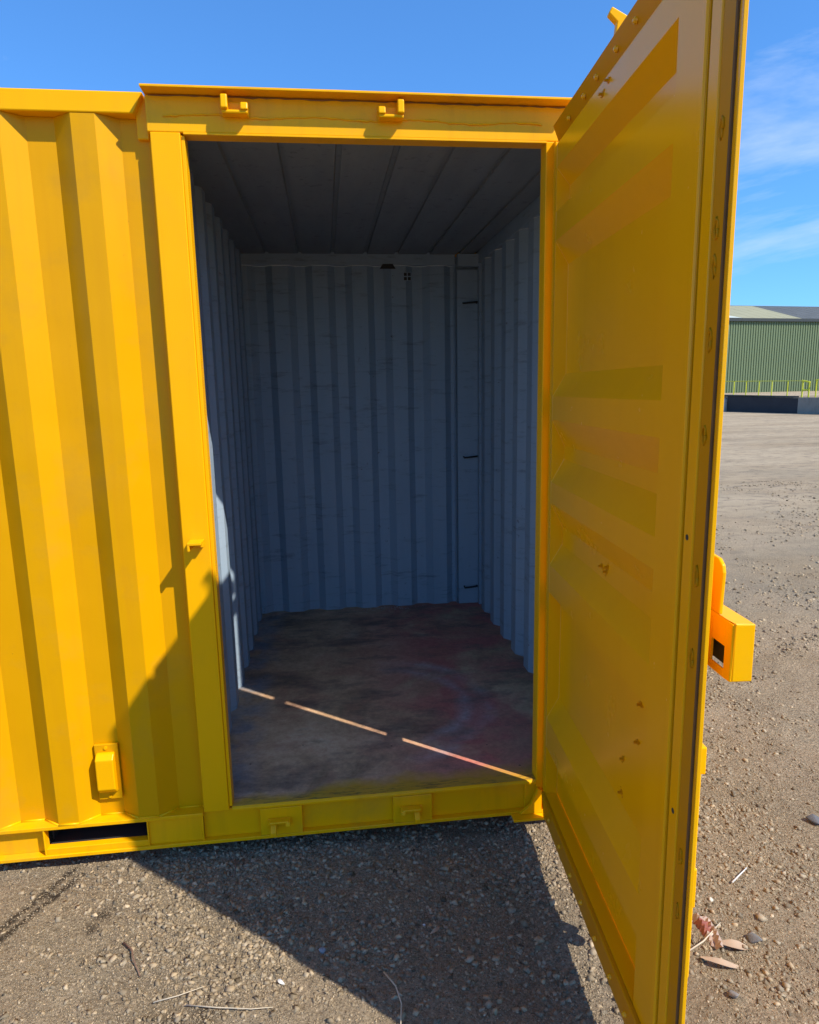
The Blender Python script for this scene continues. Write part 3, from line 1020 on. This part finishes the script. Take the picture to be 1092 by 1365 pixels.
def dbox(m, s0, s1, n0, n1, z0, za, zb=None):
    zb = za if zb is None else zb
    vs = [dk(s0, n0, z0), dk(s1, n0, z0), dk(s1, n1, z0), dk(s0, n1, z0), dk(s0, n0, za), dk(s1, n0, zb), dk(s1, n1, zb), dk(s0, n1, za)]
    fs = [(0, 3, 2, 1), (4, 5, 6, 7), (0, 1, 5, 4), (1, 2, 6, 5), (2, 3, 7, 6), (3, 0, 4, 7)]
    return m.add(vs, fs)


terr = MB()
dbox(terr, -30, 0.2, -90, -0.4, -0.2, 0.96)
dbox(terr, 0.2, 5.0, -90, -0.4, -0.2, 0.95, 0.79)
dbox(terr, 5.0, 40, -90, -0.4, -0.2, 0.79)
tag(terr.build('upper_yard', GROUND), kind='structure')
dock = empty('loading_dock', dk(2.5, 0, GZ))
tag(dock, 'low concrete loading dock wall with a long black recessed front across the yard', 'dock')
dinv = Matrix.Translation(-Vector(dock.location))


def dpart(m, name, mat, bevel=0.0):
    o = m.build(name, mat, dock, bevel=bevel)
    o.matrix_parent_inverse = dinv
    return o


m = MB()
dbox(m, -30, 0.2, -0.4, -0.05, -0.2, 0.975)
dbox(m, 0.2, 5.0, -0.4, -0.05, -0.2, 0.975, 0.80)
dbox(m, 5.0, 40, -0.4, 0.02, -0.2, 0.83)
dpart(m, 'retaining_wall', CONC)
m = MB()
dbox(m, 0.02, 4.97, -0.05, 0.0, -0.1, 0.90, 0.76)
dpart(m, 'rubber_face', RUBBER)
m = MB()
dbox(m, -0.7, 4.98, -0.05, 0.06, 0.90, 0.955, 0.955)
m2_ = MB()
dbox(m2_, -0.75, 4.98, -0.05, 0.05, 0.905, 0.982, 0.812)
dpart(m2_, 'edge_beam', GUTTER)
m = MB()
dbox(m, -1.4, -0.02, -0.05, 0.15, -0.1, 0.70)
dbox(m, -1.4, -0.12, -0.05, 0.13, 0.70, 0.78)
dpart(m, 'concrete_buffer', CONCW, bevel=0.03)

# railing along the dock edge
rl = empty('safety_railing', dk(2.2, -0.12, 0.9))
tag(rl, 'yellow tubular safety railing along the top of the loading dock', 'railing')
rinv = Matrix.Translation(-Vector(rl.location))
for s in (-2.4, -1.5, -0.6, 0.35, 1.27, 2.2, 3.1, 4.15):
    m = MB()
    p = Vector(dk(s, -0.12, dtop(s) - 0.01))
    m.cyl(p, (p.x, p.y, 1.79 - 0.012 * s), 0.032, 8)
    o = m.build('post', RAILY, rl)
    o.matrix_parent_inverse = rinv
m = MB()
m.tube([dk(s, -0.12, 1.80 - 0.012 * s) for s in (-2.5, 0, 2, 4.2)], 0.02, 8)
o = m.build('top_rail', RAILY, rl)
o.matrix_parent_inverse = rinv
m = MB()
m.tube([dk(s, -0.12, 1.80 - 0.012 * s) for s in (4.2, 4.8, 5.0)], 0.014, 8)
o = m.build('safety_chain', RAILY, rl)
o.matrix_parent_inverse = rinv

gt = empty('ladder_hoop', dk(5.3, -0.1, 0.82))
tag(gt, 'yellow tubular hoop frame at the end of the dock railing', 'hoop frame')
ginv = Matrix.Translation(-Vector(gt.location))
for name, pts in (('post', [(5.11, 0.82), (5.11, 1.72)]), ('post', [(5.52, 0.82), (5.52, 1.66)]), ('top_bar', [(5.07, 1.75), (5.30, 1.71), (5.56, 1.66)]), ('mid_bar', [(5.14, 1.24), (5.49, 1.24)])):
    m = MB()
    m.tube([dk(s, -0.1, z) for s, z in pts], 0.045, 8)
    o = m.build(name, RAILY, gt)
    o.matrix_parent_inverse = ginv

r2 = empty('safety_railing', dk(8, -0.35, 0.82))
tag(r2, 'second yellow railing continuing to the right of the hoop frame', 'railing')
r2inv = Matrix.Translation(-Vector(r2.location))
for s in (5.75, 6.05, 7.2, 8.4, 9.6):
    m = MB()
    p = Vector(dk(s, -0.35, 0.82))
    m.cyl(p, (p.x, p.y, 1.78), 0.035, 8)
    o = m.build('post', RAILY, r2)
    o.matrix_parent_inverse = r2inv
m = MB()
m.tube([dk(s, -0.35, 1.78) for s in (5.7, 7.5, 9.7)], 0.028, 8)
o = m.build('top_rail', RAILY, r2)
o.matrix_parent_inverse = r2inv

# warehouse
WL, WRt = Vector((29.954, 46.085, 0)), Vector((38.333, 47.22, 0))
WD = (WRt - WL).normalized()
WN = Vector((-WD.y, WD.x, 0))                       # away from us
wh = empty('warehouse', (38, 47.2, 0.9))
tag(wh, 'long green corrugated steel warehouse with a pale and dark sheeted roof', 'warehouse')
winv = Matrix.Translation(-Vector(wh.location))


def wk(s, n, z):
    p = WL + WD * s + WN * n
    return (p.x, p.y, z)


def wpart(m, name, mat, **k):
    o = m.build(name, mat, wh, **k)
    o.matrix_parent_inverse = winv
    return o


S0, S1 = -5.0, 30.0
sheet_w = 0.9
s = S0
cladding_me = None
pitch_w = 0.225
# each cladding sheet is a part; alike sheets share one mesh
def clad_mesh():
    m = MB()
    k = 4
    prof_ = []
    for i in range(k):
        a = i * pitch_w
        prof_ += [(a, 0.0), (a + 0.080, 0.0), (a + 0.105, -0.05), (a + 0.20, -0.05)]
    prof_.append((k * pitch_w, 0.0))
    for (a, b), (c_, d_) in zip(prof_, prof_[1:]):
        m.add([(a, b, 0), (c_, d_, 0), (c_, d_, 5.45), (a, b, 5.45)], [(0, 1, 2, 3)])
    return m
ang = math.atan2(WD.y, WD.x)
while s < S1:
    if cladding_me is None:
        o = clad_mesh().build('cladding_sheet', WGREEN, wh)
        cladding_me = o.data
    else:
        o = bpy.data.objects.new('cladding_sheet', cladding_me)
        COL.objects.link(o)
        o.parent = wh
    p = wk(s, 0, 0.86)
    o.location = Vector(p) - Vector(wh.location)
    o.rotation_euler = (0, 0, ang)
    s += sheet_w
m = MB()
def wbox(m, s0, s1, n0, n1, z0, z1):
    vs = [wk(s0, n0, z0), wk(s1, n0, z0), wk(s1, n1, z0), wk(s0, n1, z0), wk(s0, n0, z1), wk(s1, n0, z1), wk(s1, n1, z1), wk(s0, n1, z1)]
    return m.add(vs, [(0, 3, 2, 1), (4, 5, 6, 7), (0, 1, 5, 4), (1, 2, 6, 5), (2, 3, 7, 6), (3, 0, 4, 7)])
wbox(m, S0 + 0.02, S1, 0.03, 20, 0.4, 6.25)
wpart(m, 'walls', WGREEN)
m = MB()
wbox(m, S0 - 0.1, S1, -0.22, -0.04, 6.18, 6.40)
wpart(m, 'gutter', GUTTER)
ZE, ZR, NR = 6.40, 8.60, 10.2


def roofpoly(m, ss_):
    """a strip of roof between two down-slope lines given as (s at eave, s at ridge)"""
    (a0, a1), (b0, b1) = ss_
    vs = [wk(a0, -0.18, ZE), wk(b0, -0.18, ZE), wk(b1, NR, ZR), wk(a1, NR, ZR)]
    lo = [(x, y, z - 0.06) for x, y, z in vs]
    return m.add(vs + lo, [(0, 1, 2, 3), (7, 6, 5, 4), (0, 4, 5, 1), (1, 5, 6, 2), (2, 6, 7, 3), (3, 7, 4, 0)])


SB = 6.75
s = S0 - 4.6
k = 0
while s < SB - 0.01:
    e = min(s + 1.0, SB)
    mm = MB()
    roofpoly(mm, ((s, s + 4.3), (e - 0.03, e + 4.27)))
    wpart(mm, 'roof_sheet', ROOFP)
    s = e
while s < S1 + 0.3:
    e = s + 1.0
    mm = MB()
    roofpoly(mm, ((s, s + 4.3), (e - 0.03, e + 4.27)))
    wpart(mm, 'roof_sheet', ROOFD)
    s = e
m = MB()
m.add([wk(-4, -0.20, ZE + 0.015), wk(1.35, -0.20, ZE + 0.015), wk(1.35, 2.6, ZE + 0.015 + 2.8 * 0.212), wk(-4, 2.6, ZE + 0.015 + 2.8 * 0.212)], [(0, 1, 2, 3)])
wpart(m, 'skylight_sheet', SKYL)
m = MB()
vs = [wk(S0, 20, 6.4), wk(S1, 20, 6.4), wk(S1, NR, ZR), wk(S0, NR, ZR)]
m.add(vs, [(0, 1, 2, 3)])
m.add([wk(S0 - 0.3, NR - 0.25, ZR + 0.0), wk(S1 + 0.3, NR - 0.25, ZR + 0.0), wk(S1 + 0.3, NR + 0.1, ZR + 0.06), wk(S0 - 0.3, NR + 0.1, ZR + 0.06)], [(0, 1, 2, 3)])
wpart(m, 'roof_ridge', ROOFP)
m = MB()
for sE in (S0, S1):
    m.add([wk(sE, 0.0, 6.25), wk(sE, 20, 6.25), wk(sE, NR, ZR - 0.06)], [(0, 1, 2)])
wpart(m, 'gable', WGREEN)


# ------------------------------------------------------------------ litter on the ground
def gz(x, y):
    return float(ground_z(np.array([x]), np.array([y]))[0])


def stick(name, label, cat, pts, rad, mat, group=None):
    c0 = Vector((pts[0][0], pts[0][1], 0))
    P = []
    for i, (x, y, dz) in enumerate(pts):
        P.append((x, y, gz(x, y) + dz))
    n = len(P)
    m = MB().tube(P, [rad * (1 - 0.5 * i / max(1, n - 1)) for i in range(n)], 6)
    o = m.build(name, mat, smooth=True)
    return tag(o, label, cat, group)


def leaf(label, x, y, rz, L, W, curl, mat, lift=0.006):
    m = MB()
    n = 9
    rows = []
    for i in range(n):
        t = i / (n - 1)
        w = W * (math.sin(math.pi * min(1, t * 0.96 + 0.04)) ** 0.8) * 0.5 + 0.0006
        cx = (t - 0.5) * L
        bend = curl * (t - 0.5) ** 2 * 4
        zc = lift + curl * 0.6 * math.sin(t * math.pi * 1.3)
        rows.append([(cx, bend - w, zc + w * 0.5), (cx, bend, zc), (cx, bend + w, zc + w * 0.6)])
    vs = []
    for dz in (0, -0.0008):
        for r in rows:
            vs += [(a, b, c + dz) for a, b, c in r]
    fs = []
    for i in range(n - 1):
        for j in range(2):
            a = i * 3 + j
            fs.append((a, a + 3, a + 4, a + 1))
            b = n * 3 + a
            fs.append((b, b + 1, b + 4, b + 3))
    m.add(vs, fs)
    o = m.build('dry_leaf', mat, smooth=True)
    o.location = (x, y, gz(x, y))
    o.rotation_euler = (0.1, 0.05, rz)
    return tag(o, label, 'leaf')


leaf('long curled tan leaf lying just outside the open door edge', 1.545, -0.715, -0.35, 0.125, 0.020, 0.016, LEAF, 0.006)
leaf('broad crinkled pale leaf beside the red stained scrap', 1.625, -0.655, -0.25, 0.095, 0.030, 0.012, LEAF, 0.005)
leaf('small pale leaf on the sunlit gravel at the shadow corner', 0.205, -0.600, -0.7, 0.026, 0.010, 0.004, WHITE)
leaf('thin brown leaf lying flat in the shade of the door', 0.70, -0.45, 0.8, 0.05, 0.012, 0.006, LEAF)

# crumpled scrap with a red patch
m = MB()
n = 17
vs = []
for i in range(n):
    for j in range(n):
        a, b = i / (n - 1) - 0.5, j / (n - 1) - 0.5
        vs.append((a * 0.15 * (1 - 0.25 * abs(b)), b * 0.12 + 0.01 * math.sin(a * 9), 0.010 + 0.006 * random.random() + 0.008 * math.sin(a * 27 + b * 11) + 0.014 * math.sin(a * 8 + b * 5)))
fs, mi = [], []
for i in range(n - 1):
    for j in range(n - 1):
        k = i * n + j
        red = (i - 6.0) ** 2 + (j - 8.4) ** 2 < 20 + random.uniform(-5, 5)
        m.add([vs[k], vs[k + n], vs[k + n + 1], vs[k + 1]], [(0, 1, 2, 3)], 1 if red else 0)
sc_ = m.build('crumpled_scrap', [SCRAP, SCRAPR], merge=True)
sc_.location = (1.555, -0.575, gz(1.555, -0.575) - 0.008)
sc_.rotation_euler = (0, 0, -0.6)
tag(sc_, 'crumpled brown plastic scrap with a rust red patch by the door edge', 'scrap')

stick('straw', 'short white straw lying on the dirt right of the open door', 'straw', [(1.775, -0.395, 0.010), (1.87, -0.335, 0.012)], 0.0035, WHITE)
stick('twig', 'pale bent twig sticking out beside the crumpled scrap', 'twig', [(1.45, -0.66, 0.012), (1.53, -0.63, 0.016), (1.63, -0.56, 0.010)], 0.003, STRAW)
stick('twig', 'short reddish twig lying in the shade below the sill', 'twig', [(0.005, -0.045, 0.012), (0.012, -0.09, 0.012), (0.010, -0.135, 0.010)], 0.0035, TWIG)
stick('grass_stem', 'long thin pinkish stem lying across the lower shadow edge', 'stem', [(0.515, -0.60, 0.012), (0.545, -0.66, 0.016), (0.555, -0.72, 0.016), (0.545, -0.79, 0.014), (0.555, -0.86, 0.01)], 0.0028, STRAW)
stick('twig', 'thin dark curved twig on the sunlit gravel left of the shadow', 'twig', [(-0.30, -0.395, 0.008), (-0.265, -0.43, 0.012), (-0.25, -0.47, 0.012), (-0.215, -0.53, 0.008)], 0.0030, TWIG)
stick('straw', 'straight pale straw nearest the bottom left corner', 'straw', [(-0.155, -0.625, 0.008), (-0.09, -0.612, 0.010), (-0.02, -0.590, 0.009)], 0.0022, STRAW)
stick('straw', 'long slightly bowed straw lying between the stained dirt and the shadow', 'straw', [(-0.06, -0.645, 0.009), (0.03, -0.672, 0.012), (0.13, -0.690, 0.011), (0.19, -0.688, 0.008)], 0.0020, STRAW)

# a few bigger stones that stand out
def rock(label, x, y, r, tintc):
    o = stones('stone', np.array([[0, 0, 0.35 * r]]), np.array([r]), np.array([tintc]))
    o.location = (x, y, gz(x, y))
    bvl = o.modifiers.new('worn', 'BEVEL')
    bvl.width = r * 0.25
    bvl.segments = 2
    return tag(o, label, 'stone')


rock('dark grey stone half way up the right edge of the dirt', 2.31, -0.12, 0.030, (0.12, 0.12, 0.125))
rock('grey angular stone right of the pale leaf', 1.70, -0.635, 0.020, (0.16, 0.155, 0.15))
rock('flat grey stone near the bottom right below the leaves', 1.515, -0.815, 0.022, (0.22, 0.20, 0.18))
rock('small white stone right of the lower door edge', 1.66, -0.455, 0.010, (0.60, 0.55, 0.45))
rock('small white stone in the middle of the door shadow', 0.665, -0.415, 0.007, (0.6, 0.6, 0.6))
rock('grey rounded stone in the darkest part of the door shadow', 0.33, -0.50, 0.014, (0.24, 0.25, 0.27))

# paint flakes at the back of the floor
fv = []
m = MB()
for _ in range(70):
    x, y = random.gauss(0.82, 0.13), 2.26 - abs(random.gauss(0, 0.035))
    s_ = random.uniform(0.002, 0.010)
    a = random.uniform(0, 3.1)
    c_, n_ = math.cos(a), math.sin(a)
    m.add([(x + s_ * c_, y + s_ * n_, FZ + 0.002), (x - s_ * n_, y + s_ * c_, FZ + 0.006), (x - s_ * c_, y - s_ * n_, FZ + 0.002)], [(0, 1, 2)])
tag(m.build('paint_flakes', WHITE), 'scattered white paint flakes along the rear wall on the container floor', 'paint flakes', kind='stuff')
